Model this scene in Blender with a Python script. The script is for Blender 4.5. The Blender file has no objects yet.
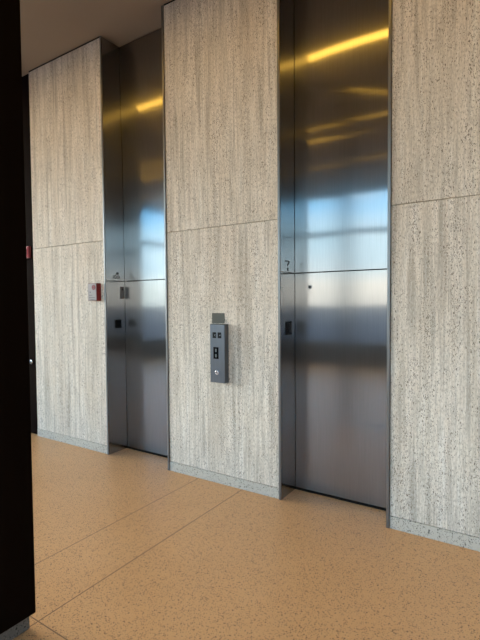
import bpy, bmesh, math, random
from mathutils import Vector, Matrix

SC = bpy.context.scene
C = SC.collection
random.seed(7)

# ------------------------------------------------------------------ sizes (metres; Y=0 is the stone face, +Y goes into the wall)
H = 4.2124          # ceiling
J = 2.1893          # joint between the two courses of stone
BASE = 0.085        # height of the stone base
D = 0.2467          # depth of the elevator doors
SEAM = 1.7862       # seam in the doors
CAM_D, CAM_H = 3.0903, 1.55
PIERS = {'left': (-4.885, -3.660), 'middle': (-2.810, -1.668), 'right': (-0.811, 8.0)}
OPEN = [(-3.640, -2.832), (-1.645, -0.833)]
GLASS_Y = -7.0
ROOM_X0, ROOM_X1 = -9.0, 8.0

# ------------------------------------------------------------------ mesh helpers
def add_box(bm, x0, x1, y0, y1, z0, z1, bevel=0.0, seg=2):
    r = bmesh.ops.create_cube(bm, size=1.0)
    vs = r['verts']
    for v in vs:
        v.co = Vector((x0 + (v.co.x + .5) * (x1 - x0), y0 + (v.co.y + .5) * (y1 - y0), z0 + (v.co.z + .5) * (z1 - z0)))
    if bevel > 0:
        es = {e for v in vs for e in v.link_edges}
        bmesh.ops.bevel(bm, geom=list(es), offset=bevel, segments=seg, profile=.5, affect='EDGES')

def add_disc(bm, c, axis, r, t, n=32, bevel=0.0):
    """a short cylinder whose axis is 'X', 'Y' or 'Z', centred at c"""
    rot = {'X': Matrix.Rotation(math.pi / 2, 4, 'Y'), 'Y': Matrix.Rotation(math.pi / 2, 4, 'X'), 'Z': Matrix.Identity(4)}[axis]
    res = bmesh.ops.create_cone(bm, cap_ends=True, segments=n, radius1=r, radius2=r, depth=t, matrix=Matrix.Translation(c) @ rot)
    if bevel > 0:
        fs = [f for f in {f for v in res['verts'] for f in v.link_faces} if len(f.verts) > 4]
        es = {e for f in fs for e in f.edges}
        bmesh.ops.bevel(bm, geom=list(es), offset=bevel, segments=2, profile=.5, affect='EDGES')

def add_bar(bm, p, q, w, nrm, t):
    """a flat stroke from p to q, w wide, standing t out along nrm"""
    p, q, n = Vector(p), Vector(q), Vector(nrm).normalized()
    d = (q - p); s = d.normalized().cross(n) * (w / 2)
    vs = [bm.verts.new(x) for x in (p - s, p + s, q + s, q - s, p - s + n * t, p + s + n * t, q + s + n * t, q - s + n * t)]
    for f in ((0, 1, 2, 3), (7, 6, 5, 4), (0, 4, 5, 1), (1, 5, 6, 2), (2, 6, 7, 3), (3, 7, 4, 0)):
        bm.faces.new([vs[i] for i in f])

def build(name, bm, m, parent=None, smooth=False):
    bmesh.ops.recalc_face_normals(bm, faces=bm.faces[:])
    uv = bm.loops.layers.uv.new('UVMap')
    for f in bm.faces:
        n = f.normal
        for l in f.loops:
            co = l.vert.co
            l[uv].uv = (co.y, co.z) if abs(n.x) > max(abs(n.y), abs(n.z)) else ((co.x, co.z) if abs(n.y) > abs(n.z) else (co.x, co.y))
        f.smooth = smooth
    me = bpy.data.meshes.new(name)
    bm.to_mesh(me); bm.free()
    me.materials.append(m)
    o = bpy.data.objects.new(name, me)
    C.objects.link(o)
    if parent: 
        o.parent = parent
        o.matrix_parent_inverse = Matrix.Translation(parent.location).inverted()
    return o

def tag(o, label=None, cat=None, group=None, kind=None):
    for k, v in (('label', label), ('category', cat), ('group', group), ('kind', kind)):
        if v: o[k] = v
    return o

def thing(name, loc, label, cat, group=None):
    o = bpy.data.objects.new(name, None)
    o.empty_display_size = .1
    o.location = loc
    C.objects.link(o)
    return tag(o, label, cat, group)

def boxes(*specs):
    bm = bmesh.new()
    for s in specs: add_box(bm, *s)
    return bm

# ------------------------------------------------------------------ materials
class NT:
    def __init__(self, name):
        self.m = bpy.data.materials.new(name); self.m.use_nodes = True
        self.t = self.m.node_tree; self.t.nodes.clear()
        self.out = self.t.nodes.new('ShaderNodeOutputMaterial')
    def n(self, kind, **kw):
        x = self.t.nodes.new('ShaderNode' + kind)
        for k, v in kw.items():
            if k.startswith('_'): setattr(x, k[1:], v)
            else: x.inputs[k.replace('__', ' ')].default_value = v
        return x
    def l(self, a, b): self.t.links.new(a, b)
    def math(self, op, a, b=None, clamp=False):
        x = self.n('Math', _operation=op, _use_clamp=clamp)
        for i, v in enumerate((a, b)):
            if v is None: continue
            if isinstance(v, (int, float)): x.inputs[i].default_value = v
            else: self.l(v, x.inputs[i])
        return x.outputs[0]
    def mix(self, f, a, b, mode='MIX'):
        x = self.n('Mix', _data_type='RGBA', _blend_type=mode)
        for i, v in ((0, f), (6, a), (7, b)):
            if isinstance(v, (int, float)): x.inputs[i].default_value = v
            elif isinstance(v, tuple): x.inputs[i].default_value = v + (1,) if len(v) == 3 else v
            else: self.l(v, x.inputs[i])
        return x.outputs[2]
    def ramp(self, fac, stops, interp='LINEAR'):
        x = self.n('ValToRGB'); self.l(fac, x.inputs[0])
        cr = x.color_ramp; cr.interpolation = interp
        while len(cr.elements) < len(stops): cr.elements.new(.5)
        for e, (p, c) in zip(cr.elements, stops):
            e.position = p; e.color = (c, c, c, 1) if isinstance(c, (int, float)) else tuple(c) + (1,)
        return x.outputs[0]
    def coord(self, scale=(1, 1, 1), src='Object'):
        tc = self.n('TexCoord'); mp = self.n('Mapping')
        mp.inputs['Scale'].default_value = scale
        self.l(tc.outputs[src], mp.inputs[0])
        return mp.outputs[0]
    def done(self, surf):
        self.l(surf, self.out.inputs[0]); return self.m

def plain(name, col, rough=.5, metal=0.0, spec=.5, coat=0.0):
    t = NT(name)
    b = t.n('BsdfPrincipled', Base__Color=col + (1,), Roughness=rough, Metallic=metal)
    b.inputs['Specular IOR Level'].default_value = spec
    b.inputs['Coat Weight'].default_value = coat
    return t.done(b.outputs[0])

def emitter(name, col, strength):
    t = NT(name)
    e = t.n('Emission', Color=col + (1,), Strength=strength)
    return t.done(e.outputs[0])

def travertine():
    t = NT('travertine')
    tc = t.n('TexCoord')
    sep = t.n('SeparateXYZ'); t.l(tc.outputs['Object'], sep.inputs[0])
    up = t.math('GREATER_THAN', sep.outputs[2], J)
    x = t.math('ADD', sep.outputs[0], t.math('MULTIPLY', up, 17.3))
    com = t.n('CombineXYZ'); t.l(x, com.inputs[0]); t.l(sep.outputs[1], com.inputs[1]); t.l(sep.outputs[2], com.inputs[2])
    def mapped(sc):
        mp = t.n('Mapping'); mp.inputs['Scale'].default_value = sc; t.l(com.outputs[0], mp.inputs[0]); return mp.outputs[0]
    def noise(sc, scale, detail=4, rough=.55, dist=0.0):
        n = t.n('TexNoise', Scale=scale, Detail=detail, Roughness=rough, Distortion=dist); t.l(mapped(sc), n.inputs['Vector']); return n.outputs[0]
    broad = noise((1, 1, .05), 5.5, 3, .5, .2)           # wide soft beds
    mid = noise((1, 1, .045), 19, 4, .62, .25)           # veins a few centimetres wide
    fine = noise((1, 1, .05), 62, 3, .6, .1)             # narrow vertical veins
    cloud = noise((1, 1, .35), 2.6, 3)
    grain = noise((1, 1, .36), 120, 3, .7)
    col = t.ramp(broad, [(.30, (.595, .52, .425)), (.46, (.70, .62, .515)), (.60, (.79, .71, .61)), (.76, (.69, .59, .48))])
    col = t.mix(t.ramp(mid, [(.36, .9), (.50, 0)]), col, (.40, .355, .29), 'MIX')
    col = t.mix(t.ramp(mid, [(.55, 0), (.68, .75)]), col, (.78, .74, .67), 'MIX')
    col = t.mix(t.ramp(fine, [(.36, .55), (.54, 0)]), col, (.42, .375, .31), 'MIX')
    col = t.mix(t.ramp(fine, [(.56, 0), (.74, .5)]), col, (.78, .74, .68), 'MIX')
    col = t.mix(t.ramp(cloud, [(.45, 0), (.75, .45)]), col, (.62, .49, .36), 'MIX')
    col = t.mix(t.ramp(grain, [(.38, .7), (.50, 0)]), col, (.40, .355, .295), 'MIX')
    col = t.mix(t.ramp(grain, [(.52, 0), (.68, .5)]), col, (.80, .77, .71), 'MIX')
    # open pores, gathered along some of the beds
    bed = noise((1, 1, .07), 13.0, 3, .6, .3)
    patch = noise((1, 1, .5), 11.0, 2)
    dens = t.math('ADD', t.math('MULTIPLY', bed, .9), t.math('MULTIPLY', patch, .55))
    thr = t.ramp(dens, [(.60, .015), (.74, .26), (.88, .70)])
    pore = None
    for sc_, k in ((215.0, 1.25), (125.0, .5)):
        v = t.n('TexVoronoi', Scale=sc_, Randomness=1.0); t.l(mapped((1.2, 1, .46)), v.inputs['Vector'])
        sepc = t.n('SeparateColor'); t.l(v.outputs['Color'], sepc.inputs[0])
        pick = t.math('LESS_THAN', sepc.outputs[0], t.math('MULTIPLY', thr, k))
        near = t.math('LESS_THAN', v.outputs['Distance'], t.math('ADD', t.math('MULTIPLY', sepc.outputs[1], .30), .17))
        q = t.math('MULTIPLY', pick, near)
        pore = q if pore is None else t.math('MAXIMUM', pore, q)
    col = t.mix(t.math('MULTIPLY', pore, .86), col, (.15, .12, .09), 'MIX')
    b = t.n('BsdfPrincipled', Roughness=.62)
    b.inputs['Specular IOR Level'].default_value = .3
    t.l(col, b.inputs['Base Color'])
    bp = t.n('Bump', Strength=.5, Distance=.004)
    t.l(t.math('SUBTRACT', t.math('MULTIPLY', grain, .3), pore), bp.inputs['Height'])
    t.l(bp.outputs[0], b.inputs['Normal'])
    return t.done(b.outputs[0])

def terrazzo(name, base, base2, dark, light, scale, joints=False, rough=.38, spec=.5, dk=.2):
    t = NT(name)
    vec = t.coord()
    n = t.n('TexNoise', Scale=1.3, Detail=4.0); t.l(vec, n.inputs['Vector'])
    col = t.mix(t.ramp(n.outputs[0], [(.35, 0), (.68, 1)]), base, base2)
    n2 = t.n('TexNoise', Scale=scale * 2.2, Detail=2.0); t.l(vec, n2.inputs['Vector'])
    col = t.mix(t.ramp(n2.outputs[0], [(.35, .5), (.6, 0)]), col, tuple(c * .72 for c in base))
    for s, th, c, sz, k in ((scale, dk, dark, .36, .9), (scale * 1.35, .22, light, .34, .6), (scale * .62, dk * .35, tuple(c * .5 for c in dark), .33, .9)):
        v = t.n('TexVoronoi', Scale=s); t.l(vec, v.inputs['Vector'])
        sp = t.n('SeparateColor'); t.l(v.outputs['Color'], sp.inputs[0])
        a = t.math('LESS_THAN', sp.outputs[0], th)
        a = t.math('MULTIPLY', a, t.math('LESS_THAN', v.outputs['Distance'], t.math('MULTIPLY', sp.outputs[1], sz * 1.6)))
        col = t.mix(t.math('MULTIPLY', a, k), col, c)
    if joints:
        sep = t.n('SeparateXYZ'); t.l(vec, sep.inputs[0])
        def line(o, at, w):
            return t.math('LESS_THAN', t.math('ABSOLUTE', t.math('SUBTRACT', o, at)), w)
        a = t.math('MAXIMUM', line(sep.outputs[0], -2.012, .0035), line(sep.outputs[0], -2.471, .003))
        a = t.math('MAXIMUM', a, line(sep.outputs[1], -1.840, .003))
        col = t.mix(t.math('MULTIPLY', a, .85), col, (.10, .055, .03))
    b = t.n('BsdfPrincipled', Roughness=rough); t.l(col, b.inputs['Base Color'])
    b.inputs['Specular IOR Level'].default_value = spec
    return t.done(b.outputs[0])

def brushed(name, col, rough=.28, aniso=.75, wave=.0, streak=.35, broad=2.7):
    """stainless steel brushed up and down: highlights spread sideways"""
    t = NT(name)
    vec = t.coord((1, 1, .012))
    n = t.n('TexNoise', Scale=260.0, Detail=3.0, Roughness=.6); t.l(vec, n.inputs['Vector'])
    c = t.mix(t.ramp(n.outputs[0], [(.3, 0), (.7, 1)]), tuple(x * (1 - streak * .3) for x in col), tuple(min(1, x * (1 + streak * .2)) for x in col))
    tg = t.n('Tangent', _direction_type='UV_MAP', _uv_map='UVMap')
    # fine upright scratches throw the light sideways
    bs = t.n('Bump', Strength=1.0, Distance=.00014); t.l(n.outputs[0], bs.inputs['Height'])
    if wave:
        n2 = t.n('TexNoise', Scale=1.0, Detail=1.0); t.l(t.coord((1.3, 1.3, 2.6)), n2.inputs['Vector'])
        bp = t.n('Bump', Strength=1.0, Distance=wave); t.l(n2.outputs[0], bp.inputs['Height'])
        t.l(bp.outputs[0], bs.inputs['Normal'])
    lobes = []
    for r_, a_ in ((rough, aniso), (rough * broad, aniso * .9)):
        b = t.n('BsdfPrincipled', Metallic=1.0, Roughness=r_, Anisotropic=a_)
        t.l(c, b.inputs['Base Color']); t.l(tg.outputs[0], b.inputs['Tangent']); t.l(bs.outputs[0], b.inputs['Normal'])
        lobes.append(b)
    mx_ = t.n('MixShader', Fac=.32); t.l(lobes[0].outputs[0], mx_.inputs[1]); t.l(lobes[1].outputs[0], mx_.inputs[2])
    return t.done(mx_.outputs[0])

def pane_glass():
    t = NT('pane_glass')
    a = t.n('BsdfTransparent', Color=(.96, .98, .97, 1)); g = t.n('BsdfGlossy', Roughness=.02, Color=(1, 1, 1, 1))
    m = t.n('MixShader', Fac=.05); t.l(a.outputs[0], m.inputs[1]); t.l(g.outputs[0], m.inputs[2])
    return t.done(m.outputs[0])

def dark_wood(name, col):
    t = NT(name)
    n = t.n('TexNoise', Scale=6.0, Detail=5.0); t.l(t.coord((3, 3, .25)), n.inputs['Vector'])
    c = t.mix(n.outputs[0], tuple(x * .75 for x in col), tuple(x * 1.2 for x in col))
    b = t.n('BsdfPrincipled', Roughness=.75); t.l(c, b.inputs['Base Color'])
    b.inputs['Specular IOR Level'].default_value = .02
    return t.done(b.outputs[0])

def plaster(name, col):
    t = NT(name)
    n = t.n('TexNoise', Scale=2.0, Detail=4.0); t.l(t.coord(), n.inputs['Vector'])
    c = t.mix(n.outputs[0], tuple(x * .96 for x in col), tuple(x * 1.04 for x in col))
    b = t.n('BsdfPrincipled', Roughness=.9); t.l(c, b.inputs['Base Color'])
    b.inputs['Specular IOR Level'].default_value = .1
    return t.done(b.outputs[0])

M = dict(
    stone=travertine(),
    base=terrazzo('grey_terrazzo', (.58, .53, .45), (.50, .46, .40), (.11, .10, .09), (.62, .59, .53), 150, rough=.6, spec=.25, dk=.4),
    plinth=terrazzo('shaded_grey_terrazzo', (.20, .185, .165), (.16, .15, .135), (.05, .045, .04), (.30, .28, .25), 150, rough=.7, spec=.1, dk=.4),  # same grey terrazzo as the base, its shade painted in as darker colour
    floor=terrazzo('tan_terrazzo', (.64, .378, .178), (.59, .345, .16), (.12, .065, .035), (.74, .50, .28), 185, joints=True, rough=.38, dk=.46),
    ceiling=plaster('ceiling_paint', (.36, .31, .27)),
    reveal=plain('painted_gap_shade', (.02, .018, .016), .8, spec=.1),  # black that paints the shade inside gaps
    steel=brushed('brushed_steel_door', (.325, .32, .32), .105, .95, .0007),
    frame=brushed('brushed_steel_frame', (.36, .365, .37), .10, .9),
    trim=brushed('steel_trim', (.26, .256, .25), .34, .2),
    station=brushed('brushed_steel_station', (.17, .185, .21), .38, .5),
    plaque=plain('grey_plaque', (.105, .105, .09), .6, .0, spec=.2),
    ink=plain('plaque_ink', (.07, .08, .075), .6),
    black=plain('black_plastic', (.005, .0055, .006), .4, spec=.15),
    smoke=plain('smoked_screen', (.005, .006, .008), .2, spec=.15),
    mark=plain('pale_mark', (.16, .175, .19), .5),
    chrome=plain('chrome', (.75, .75, .76), .18, 1.0),
    red=plain('red_enamel', (.20, .012, .014), .35),
    redbright=plain('bright_red', (.36, .012, .025), .45, spec=.2),
    emblem=plain('dull_red_emblem', (.17, .018, .026), .5, spec=.2),
    pink=plain('faded_pink_rim', (.26, .06, .075), .5, spec=.2),
    label=plain('silver_label', (.20, .185, .19), .5, .2),
    text=plain('label_print', (.05, .055, .06), .6),
    clad=dark_wood('black_brown_cladding', (.0055, .0030, .0018)),
    darkdoor=dark_wood('black_brown_door', (.006, .0028, .002)),
    etched=plain('etched_mark', (.12, .13, .135), .55, .6),
    plate=plain('key_plate', (.20, .17, .155), .4, 1.0),
    glass=pane_glass(),
    mullion=plain('bronze_mullion', (.05, .045, .04), .45, .6),
    housing=plain('light_housing', (.06, .05, .04), .6),
    asphalt=plain('pavement', (.055, .065, .082), .95, spec=.1),
    wallpaint=plaster('wall_paint', (.26, .235, .205)),
)

# ------------------------------------------------------------------ the setting
def structure(name, bm, m, label=None, parent=None):
    o = build(name, bm, m, parent)
    return tag(o, label, kind='structure')

structure('floor', boxes((ROOM_X0, ROOM_X1, GLASS_Y, D + .35, -.12, 0)), M['floor'], 'tan speckled terrazzo floor with thin brown joint lines')
structure('ceiling', boxes((ROOM_X0, ROOM_X1, GLASS_Y, D + .35, H, H + .15)), M['ceiling'], 'plain dim brown grey ceiling above the stone wall')

for side, (x0, x1) in PIERS.items():
    lab = {'left': 'narrow pale travertine wall left of the first elevator', 'middle': 'pale travertine wall between the two elevators',
           'right': 'pale travertine wall to the right of the second elevator'}[side]
    bm = bmesh.new()
    add_box(bm, x0, x1, 0, .30, BASE + .003, J - .0022, .002, 1)
    add_box(bm, x0, x1, 0, .30, J + .0022, H - .014, .002, 1)
    add_box(bm, x0 + .004, x1 - .004, .013, .30, .02, H - .004)
    structure('wall_' + side, bm, M['stone'], lab)
    structure('baseboard_' + side, boxes((x0, x1, -.003, .30, 0, BASE, .002, 1)), M['base'], 'grey speckled stone base along the foot of that wall'.replace('that wall', {'left': 'the narrow left travertine wall', 'middle': 'the wall between the elevators', 'right': 'the right travertine wall'}[side]))
structure('ceiling_gap_shade', boxes((PIERS['left'][0], PIERS['left'][1], .001, .05, H - .013, H - .0005),  # black strips painting the shade of the gap below the ceiling
                          (PIERS['middle'][0], PIERS['middle'][1], .001, .05, H - .013, H - .0005),
                          (PIERS['right'][0], PIERS['right'][1], .001, .05, H - .013, H - .0005)), M['reveal'], 'thin black strip painting the shade of the gap between stone and ceiling')
# behind the elevator doors and the rest of the shell
structure('wall_back', boxes((ROOM_X0, ROOM_X1, D + .075, D + .35, 0, H)), M['reveal'])
structure('wall_far', boxes((ROOM_X0, -4.892, .030, .30, 0, H)), M['darkdoor'], 'black brown wall beyond the stone at far left')

# dark door in that wall, seen past the black pier
d1 = structure('door_1', boxes((-5.90, -4.915, .012, .030, .01, 2.06, .003, 1)), M['darkdoor'], 'black brown door at far left past the black pier')
bm = bmesh.new()
add_disc(bm, (-4.985, .006, .865), 'Y', .026, .012, 24, .002)
add_disc(bm, (-4.985, -.022, .865), 'Y', .010, .05, 16)
add_box(bm, -5.10, -4.975, -.052, -.036, .856, .874, .006, 2)
h = build('door_handle', bm, M['chrome'], d1); h['label'] = 'chrome lever handle'

# window walls
def window(name, axis, at, a0, a1, n, transoms):
    bm = bmesh.new()
    def box(p0, p1, z0, z1, t=.06):
        if axis == 'Y': add_box(bm, p0, p1, at - t, at + t, z0, z1, .004, 1)
        else: add_box(bm, at - t, at + t, p0, p1, z0, z1, .004, 1)
    for k in range(n + 1):
        p = a0 + (a1 - a0) * k / n
        box(p - .03, p + .03, 0, H)
    for z, hgt in transoms: box(a0, a1, z - hgt / 2, z + hgt / 2, .05)
    o = structure(name, bm, M['mullion'], None)
    g = boxes((a0, a1, at - .008, at + .008, .02, H - .02)) if axis == 'Y' else boxes((at - .008, at + .008, a0, a1, .02, H - .02))
    build('pane', g, M['glass'], o)
    return o
window('window_1', 'Y', GLASS_Y, ROOM_X0, ROOM_X1, 7, [(.28, .56), (H - .05, .1), (3.22, .10)])
structure('wall_end', boxes((ROOM_X1, ROOM_X1 + .2, GLASS_Y, D + .35, 0, H)), M['wallpaint'])
window('window_2', 'X', -9.0, GLASS_Y, -.6, 4, [(.28, .56), (H - .05, .1), (3.22, .10)])
structure('wall_corner', boxes((-9.2, -9.0, -.6, D + .35, 0, H)), M['clad'])
gr = structure('ground_outside', boxes((-160, 160, -160, GLASS_Y - .1, -.3, -.06), (-160, -9.3, GLASS_Y - .1, 40, -.3, -.06)), M['asphalt'])

# ------------------------------------------------------------------ elevators
def sheet(bm, x0, x1, z0, z1, y, t, fn, nx=14, nz=28):
    """a steel sheet, slightly dished: front face at y + fn(u, v)"""
    g = [[bm.verts.new((x0 + (x1 - x0) * i / nx, y + fn(i / nx, j / nz), z0 + (z1 - z0) * j / nz)) for i in range(nx + 1)] for j in range(nz + 1)]
    bk = [[bm.verts.new((x0 + (x1 - x0) * i / nx, y + t, z0 + (z1 - z0) * j / nz)) for i in (0, nx)] for j in (0, nz)]
    for j in range(nz):
        for i in range(nx):
            bm.faces.new((g[j][i], g[j][i + 1], g[j + 1][i + 1], g[j + 1][i]))
    L = [g[j][0] for j in range(nz + 1)]; R = [g[j][nx] for j in range(nz + 1)]
    bm.faces.new(L + [bk[1][0], bk[0][0]]); bm.faces.new(R + [bk[1][1], bk[0][1]])
    bm.faces.new(g[0] + [bk[0][1], bk[0][0]]); bm.faces.new(g[nz] + [bk[1][1], bk[1][0]])
    bm.faces.new((bk[0][0], bk[0][1], bk[1][1], bk[1][0]))

DISH = [lambda u, v: -.017 * math.sin(math.pi * max(0, v - .45) / .9) ** 2, lambda u, v: -.024 * max(0, v - .45) ** 2 * math.sin(math.pi * u)]

def elevator(i):
    x0, x1 = OPEN[i]
    first = i == 0
    who = 'the first elevator, left of the middle stone wall' if first else 'the second elevator, right of the middle stone wall'
    dr = thing('elevator_door', ((x0 + x1) / 2, D, 0),
               'tall brushed steel door of the far elevator, beside the narrow left stone wall' if first else
               'tall brushed steel door of the near elevator, with a small keyhole', 'elevator door', 'brushed steel elevator doors')
    a, b = x0 + .003, x1 - .003
    bm = bmesh.new(); sheet(bm, a, b, SEAM + .0045, H - .012, D, .04, DISH[i]); build('upper_panel', bm, M['steel'], dr, True)
    bm = bmesh.new(); sheet(bm, a, b, .018, SEAM - .0045, D, .04, lambda u, v: 0.0); build('lower_panel', bm, M['steel'], dr, True)
    for f in dr.children:
        md = f.modifiers.new('edges', 'EDGE_SPLIT'); md.split_angle = math.radians(30)
    if not first:
        bm = bmesh.new(); add_disc(bm, (-1.512, D - .001, 1.671), 'Y', .0085, .004, 20, .001)
        build('keyhole', bm, M['black'], dr)['label'] = 'small round black keyhole'
        bm = bmesh.new(); add_disc(bm, (-1.512, D - .0005, 1.671), 'Y', .017, .002, 24)
        build('keyhole_ring', bm, M['trim'], dr)
    # the portal: deep side jambs, each with a bright edge against the stone
    fr = thing('elevator_frame', ((x0 + x1) / 2, .1, 0),
               'dark steel jambs of the far elevator, with a reader and key plate' if first else
               'dark steel jambs of the near elevator, with a reader and an etched mark', 'elevator frame', 'steel elevator frames')
    for s, (p0, p1) in ((-1, (x0 - .014, x0)), (1, (x1, x1 + .014))):
        bm = boxes((p0, p1, -.001, D + .07, .0, SEAM - .002, .0008, 1), (p0, p1, -.001, D + .07, SEAM + .002, H - .012, .0008, 1))
        jb = build('jamb', bm, M['frame'], fr)
        q0, q1 = (x0 - .020, x0 + .0005) if s < 0 else (x1 - .0005, x1 + .020)
        build('edge_trim', boxes((q0, q1, -.010, .002, 0, H - .012, .003, 3)), M['trim'], jb)['label'] = 'bright narrow edge strip'
    build('foot_gap_shade', boxes((x0, x1, D - .008, D + .07, .0005, .007)), M['reveal'], fr)['label'] = 'black strip painting the shade of the gap under the door'  # added strip, no real sill: shade under the door painted black
    build('head_gap_shade', boxes((x0, x1, D - .002, D + .05, H - .011, H - .001)), M['reveal'], fr)  # black strip painting the shade in the gap above the door
    # marks on the jamb
    bm = bmesh.new(); n = (1, 0, 0); X = x0
    if first:
        for yy, zz in ((.150, 1.862),):
            add_box(bm, X, X + .0012, yy - .016, yy + .016, zz - .010, zz + .010)
        for cy, cz, r in ((.105, 1.825, .016), (.140, 1.825, .020), (.172, 1.825, .014)):
            add_bar(bm, (X, cy - r, cz - r), (X, cy + r, cz + r), .006, n, .0012)
            add_bar(bm, (X, cy - r, cz + r), (X, cy + r, cz - r), .006, n, .0012)
    else:
        add_bar(bm, (X, .075, 1.876), (X, .150, 1.872), .011, n, .0012)
        add_bar(bm, (X, .145, 1.872), (X, .112, 1.838), .016, n, .0012)
        add_bar(bm, (X, .118, 1.824), (X, .122, 1.800), .022, n, .0012)
    build('etched_mark', bm, M['etched'], fr)['label'] = 'dark etched floor mark'
    if first:
        kp = build('key_plate', boxes((X, X + .002, .182, .240, 1.600, 1.725, .001, 1)), M['plate'], fr)
        bm = bmesh.new(); add_disc(bm, (X + .003, .212, 1.698), 'X', .011, .004, 20, .001); build('keyhole', bm, M['black'], kp)
    # reader
    y0, y1, z0, z1 = (.108, .186, 1.296, 1.384) if first else (.085, .168, 1.290, 1.398)
    rd = thing('card_reader', (X, (y0 + y1) / 2, z0),
               'square black reader on the dark jamb of the far elevator' if first else 'upright black reader on the dark jamb of the near elevator', 'reader', 'readers on the elevator jambs')
    build('housing', boxes((X, X + .010, y0, y1, z0, z1, .003, 2)), M['black'], rd)
    build('lens', boxes((X + .008, X + .0115, y0 + .014, y1 - .012, z0 + .014, z1 - .014, .001, 1)), M['smoke'], rd)
elevator(0); elevator(1)

# ------------------------------------------------------------------ call station and plaque
cs = thing('call_station', (-2.215, 0, .88), 'tall blue grey steel elevator call station on the middle stone wall', 'call station')
X0, X1, Y0 = -2.287, -2.137, -.060
build('housing', boxes((X0, X1, Y0, 0, .882, 1.372, .004, 2)), M['station'], cs)
for bx in (-2.259, -2.206):
    b = build('call_button', boxes((bx, bx + .036, Y0 - .003, Y0 + .004, 1.256, 1.304, .002, 1)), M['black'], cs)
    bm = bmesh.new()
    cx, cz = bx + .023, 1.280
    if bx < -2.23:
        add_bar(bm, (cx + .008, Y0 - .003, cz + .008), (cx - .002, Y0 - .003, cz), .004, (0, -1, 0), .001)
        add_bar(bm, (cx - .002, Y0 - .003, cz), (cx + .008, Y0 - .003, cz - .008), .004, (0, -1, 0), .001)
    else:
        add_bar(bm, (cx + .006, Y0 - .003, cz + .006), (cx - .004, Y0 - .003, cz - .003), .004, (0, -1, 0), .001)
        add_bar(bm, (cx - .004, Y0 - .003, cz - .003), (cx + .006, Y0 - .003, cz - .003), .004, (0, -1, 0), .001)
    build('arrow', bm, M['mark'], b)
s = build('card_slot', boxes((-2.252, -2.199, Y0 - .003, Y0 + .004, 1.082, 1.180, .002, 1)), M['smoke'], cs); s['label'] = 'black rectangular screen'
for za, zb in ((1.166, 1.140), (1.122, 1.096)):
    bm = bmesh.new(); add_bar(bm, (-2.2245, Y0 - .003, za), (-2.2245, Y0 - .003, zb), .014, (0, -1, 0), .0008)
    build('screen_icon', bm, M['etched'], s)
bm = bmesh.new(); add_disc(bm, (-2.214, Y0 - .003, .968), 'Y', .019, .010, 28, .002)
k = build('key_switch', bm, M['chrome'], cs, False); k['label'] = 'round chrome key switch'
bm = bmesh.new(); add_bar(bm, (-2.221, Y0 - .008, .975), (-2.207, Y0 - .008, .961), .006, (0, -1, 0), .001)
build('key_slot', bm, M['black'], k)

pq = thing('plaque', (-2.24, 0, 1.377), 'small grey plaque just above the steel call station', 'plaque')
build('plate', boxes((-2.306, -2.176, -.004, 0, 1.377, 1.463, .001, 1)), M['plaque'], pq)
bm = bmesh.new()
for z, a, b in ((1.438, -2.274, -2.208), (1.424, -2.270, -2.212), (1.408, -2.272, -2.212)):
    x = a
    while x < b:
        w = random.uniform(.006, .014); add_bar(bm, (x, -.004, z), (min(x + w, b), -.004, z), .005, (0, -1, 0), .0006); x += w + .004
build('engraving', bm, M['ink'], pq)

# ------------------------------------------------------------------ red box on the narrow left wall
fb = thing('fire_alarm_box', (-3.80, 0, 1.58), 'small red box with silver front on the narrow left stone wall', 'alarm box')
A0, A1, F = -3.850, -3.717, -.056
build('body', boxes((A0, A1, F, 0, 1.580, 1.760, .004, 2)), M['red'], fb)
fp = build('face_plate', boxes((A0 + .001, A1 - .003, F - .004, F + .002, 1.583, 1.757, .002, 1)), M['label'], fb); fp['label'] = 'silver printed front plate'
bm = bmesh.new(); add_disc(bm, (-3.758, F - .005, 1.716), 'Y', .027, .003, 28, .0008)
em = build('emblem', bm, M['emblem'], fp); em['label'] = 'round red emblem with black marks'
bm = bmesh.new()
add_bar(bm, (-3.768, F - .0065, 1.730), (-3.748, F - .0065, 1.730), .008, (0, -1, 0), .0006)
add_bar(bm, (-3.768, F - .0065, 1.703), (-3.748, F - .0065, 1.703), .008, (0, -1, 0), .0006)
build('emblem_mark', bm, M['text'], em)
for z, a, b, w in ((1.668, -3.822, -3.804, .012), (1.612, -3.838, -3.744, .007), (1.636, -3.832, -3.782, .006), (1.592, -3.812, -3.748, .006)):
    bm = bmesh.new(); add_bar(bm, (a, F - .004, z), (b, F - .004, z), w, (0, -1, 0), .0006)
    build('printed_line', bm, M['text'], fp)

# ------------------------------------------------------------------ red alarm on the dark wall
al = thing('fire_alarm', (-5.06, .03, 2.09), 'bright red alarm on the black wall at far left, beside the stone', 'fire alarm')
build('body', boxes((-5.16, -4.972, -.002, .030, 2.094, 2.232, .005, 2)), M['pink'], al)
build('cover', boxes((-5.150, -4.982, -.008, .002, 2.104, 2.222, .003, 2)), M['redbright'], al)
build('lens', boxes((-5.005, -4.994, -.012, -.004, 2.130, 2.200, .002, 1)), M['pink'], al)

# ------------------------------------------------------------------ the black pier at left
pl = thing('black_pier', (-2.01, -2.0, 0), 'tall black clad pier on a speckled stone plinth at the left edge', 'pier')
build('cladding', boxes((-2.055, -1.963, -2.11, -1.879, .085, H - .001, .006, 3)), M['clad'], pl)
build('plinth', boxes((-2.045, -1.998, -2.10, -1.890, 0, .086, .006, 2)), M['plinth'], pl)['label'] = 'grey speckled stone plinth'

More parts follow.
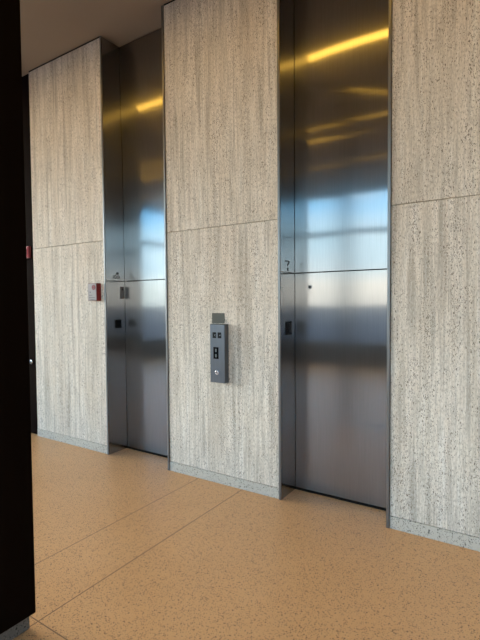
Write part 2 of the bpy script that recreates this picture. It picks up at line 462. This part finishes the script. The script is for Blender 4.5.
# ------------------------------------------------------------------ strip lights on the ceiling
def strip(a, b, w, strength, label, col=(1.0, .56, .085)):
    a, b = Vector(a), Vector(b); d = (b - a).normalized(); s = d.cross(Vector((0, 0, 1)))
    t = thing('ceiling_light', ((a.x + b.x) / 2, (a.y + b.y) / 2, H - .02), label, 'ceiling light', 'warm strip lights on the ceiling')
    bm = bmesh.new(); up = Vector((0, 0, 1))
    for sg in (-1, 1):
        add_bar(bm, a.to_3d() + s * sg * (w / 2 + .012) + up * (H - .028), b.to_3d() + s * sg * (w / 2 + .012) + up * (H - .028), .02, (0, 0, 1), .0275)
    build('housing', bm, M['housing'], t)
    bm = bmesh.new(); add_bar(bm, a.to_3d() + up * (H - .027), b.to_3d() + up * (H - .027), w, (0, 0, 1), .024)
    build('diffuser', bm, emitter('warm_diffuser', col, strength), t)
V = lambda x, y: Vector((x, y, 0))
strip(V(-8.4, -1.03), V(7.6, -1.03), .13, 5.0, 'long warm strip light on the ceiling nearest the stone wall')
strip(V(-1.94, -1.98), V(-1.20, -2.65), .07, 1.6, 'short slanting warm strip light on the ceiling beside the black pier')
strip(V(-8.9, -2.90), V(7.6, -2.90), .07, 1.5, 'long warm strip light on the ceiling, second from the stone wall')
strip(V(-8.9, -3.38), V(-2.35, -3.38), .04, 4.0, 'thin warm strip light on the ceiling behind the second long one')
strip(V(-8.9, -4.75), V(7.6, -4.75), .10, .8, 'long warm strip light on the ceiling nearest the windows')

# ------------------------------------------------------------------ sky
W = bpy.data.worlds.new('sky'); SC.world = W; W.use_nodes = True
nt = W.node_tree; nt.nodes.clear()
def wn(k, **kw):
    x = nt.nodes.new('ShaderNode' + k)
    for a, v in kw.items(): setattr(x, a, v)
    return x
tc = wn('TexCoord'); sp = wn('SeparateXYZ'); nt.links.new(tc.outputs['Generated'], sp.inputs[0])
rp = wn('ValToRGB'); nt.links.new(sp.outputs[2], rp.inputs[0])
stops = [(0.0, (.74, .69, .62)), (.04, (.88, .81, .71)), (.075, (.54, .68, .76)), (.15, (.43, .68, .84)), (.20, (.20, .60, 1.0)), (.5, (.32, .55, .9)), (1, (.3, .5, .85))]
while len(rp.color_ramp.elements) < len(stops): rp.color_ramp.elements.new(.5)
for e, (p_, c_) in zip(rp.color_ramp.elements, stops): e.position = p_; e.color = c_ + (1,)
mp = wn('Mapping'); mp.inputs['Scale'].default_value = (3, 3, 9); nt.links.new(tc.outputs['Generated'], mp.inputs[0])
nz = wn('TexNoise'); nz.inputs['Scale'].default_value = 1.6; nz.inputs['Detail'].default_value = 5; nt.links.new(mp.outputs[0], nz.inputs['Vector'])
cr = wn('ValToRGB'); nt.links.new(nz.outputs[0], cr.inputs[0])
cr.color_ramp.elements[0].position = .48; cr.color_ramp.elements[0].color = (0, 0, 0, 1)
cr.color_ramp.elements[1].position = .72; cr.color_ramp.elements[1].color = (.7, .7, .7, 1)
mx = wn('Mix', data_type='RGBA'); nt.links.new(cr.outputs[0], mx.inputs[0]); nt.links.new(rp.outputs[0], mx.inputs[6]); mx.inputs[7].default_value = (.95, .93, .90, 1)
# the side where the sun stands behind thin cloud (-X) is brighter
br = wn('MapRange'); nt.links.new(sp.outputs[0], br.inputs[0])
for i_, v_ in ((1, -.76), (2, -.92), (3, 0.0), (4, 1.0)): br.inputs[i_].default_value = v_
bg = wn('Background'); cx = wn('MapRange'); nt.links.new(sp.outputs[0], cx.inputs[0])       # bluer, clearer air away from the cloud bank
for i_, v_ in ((1, -.42), (2, -.62), (3, 0.0), (4, .9)): cx.inputs[i_].default_value = v_
cl = wn('Mix', data_type='RGBA', blend_type='MULTIPLY'); nt.links.new(cx.outputs[0], cl.inputs[0]); nt.links.new(mx.outputs[2], cl.inputs[6]); cl.inputs[7].default_value = (.66, .86, 1.0, 1)
mx2 = wn('Mix', data_type='RGBA'); nt.links.new(br.outputs[0], mx2.inputs[0]); nt.links.new(cl.outputs[2], mx2.inputs[6]); mx2.inputs[7].default_value = (1.0, .90, .77, 1)
nt.links.new(mx2.outputs[2], bg.inputs[0])
ml = wn('Math', operation='MULTIPLY'); ma = wn('Math', operation='MULTIPLY_ADD'); nt.links.new(br.outputs[0], ma.inputs[0]); ma.inputs[1].default_value = 4.6; ma.inputs[2].default_value = 1.0
nt.links.new(ma.outputs[0], ml.inputs[0]); ml.inputs[1].default_value = 3.0
nt.links.new(ml.outputs[0], bg.inputs[1])
wo = wn('OutputWorld'); nt.links.new(bg.outputs[0], wo.inputs[0])

# ------------------------------------------------------------------ camera
yaw, pit, roll = math.radians(33.203), math.radians(2.205), math.radians(-.442)
fw = Vector((-math.sin(yaw) * math.cos(pit), math.cos(yaw) * math.cos(pit), -math.sin(pit)))
r = Vector((math.cos(yaw), math.sin(yaw), 0)); u = r.cross(fw)
r2 = math.cos(roll) * r + math.sin(roll) * u; u2 = -math.sin(roll) * r + math.cos(roll) * u
cam = bpy.data.cameras.new('camera'); co = bpy.data.objects.new('camera', cam); C.objects.link(co)
m = Matrix((r2, u2, -fw)).transposed().to_4x4(); m.translation = Vector((0, -CAM_D, CAM_H))
co.matrix_world = m
cam.sensor_fit = 'AUTO'; cam.sensor_width = 36.0; cam.lens = 450.9 / 640 * 36.0
cam.clip_start = .02; cam.clip_end = 500
SC.camera = co

SC.view_settings.view_transform = 'Standard'; SC.view_settings.look = 'None'
SC.view_settings.gamma = 1.0; SC.view_settings.use_curve_mapping = False
SC.view_settings.exposure = 0.65
SC.cycles.max_bounces = 12; SC.cycles.diffuse_bounces = 6; SC.cycles.glossy_bounces = 6
SC.cycles.sample_clamp_indirect = 8.0
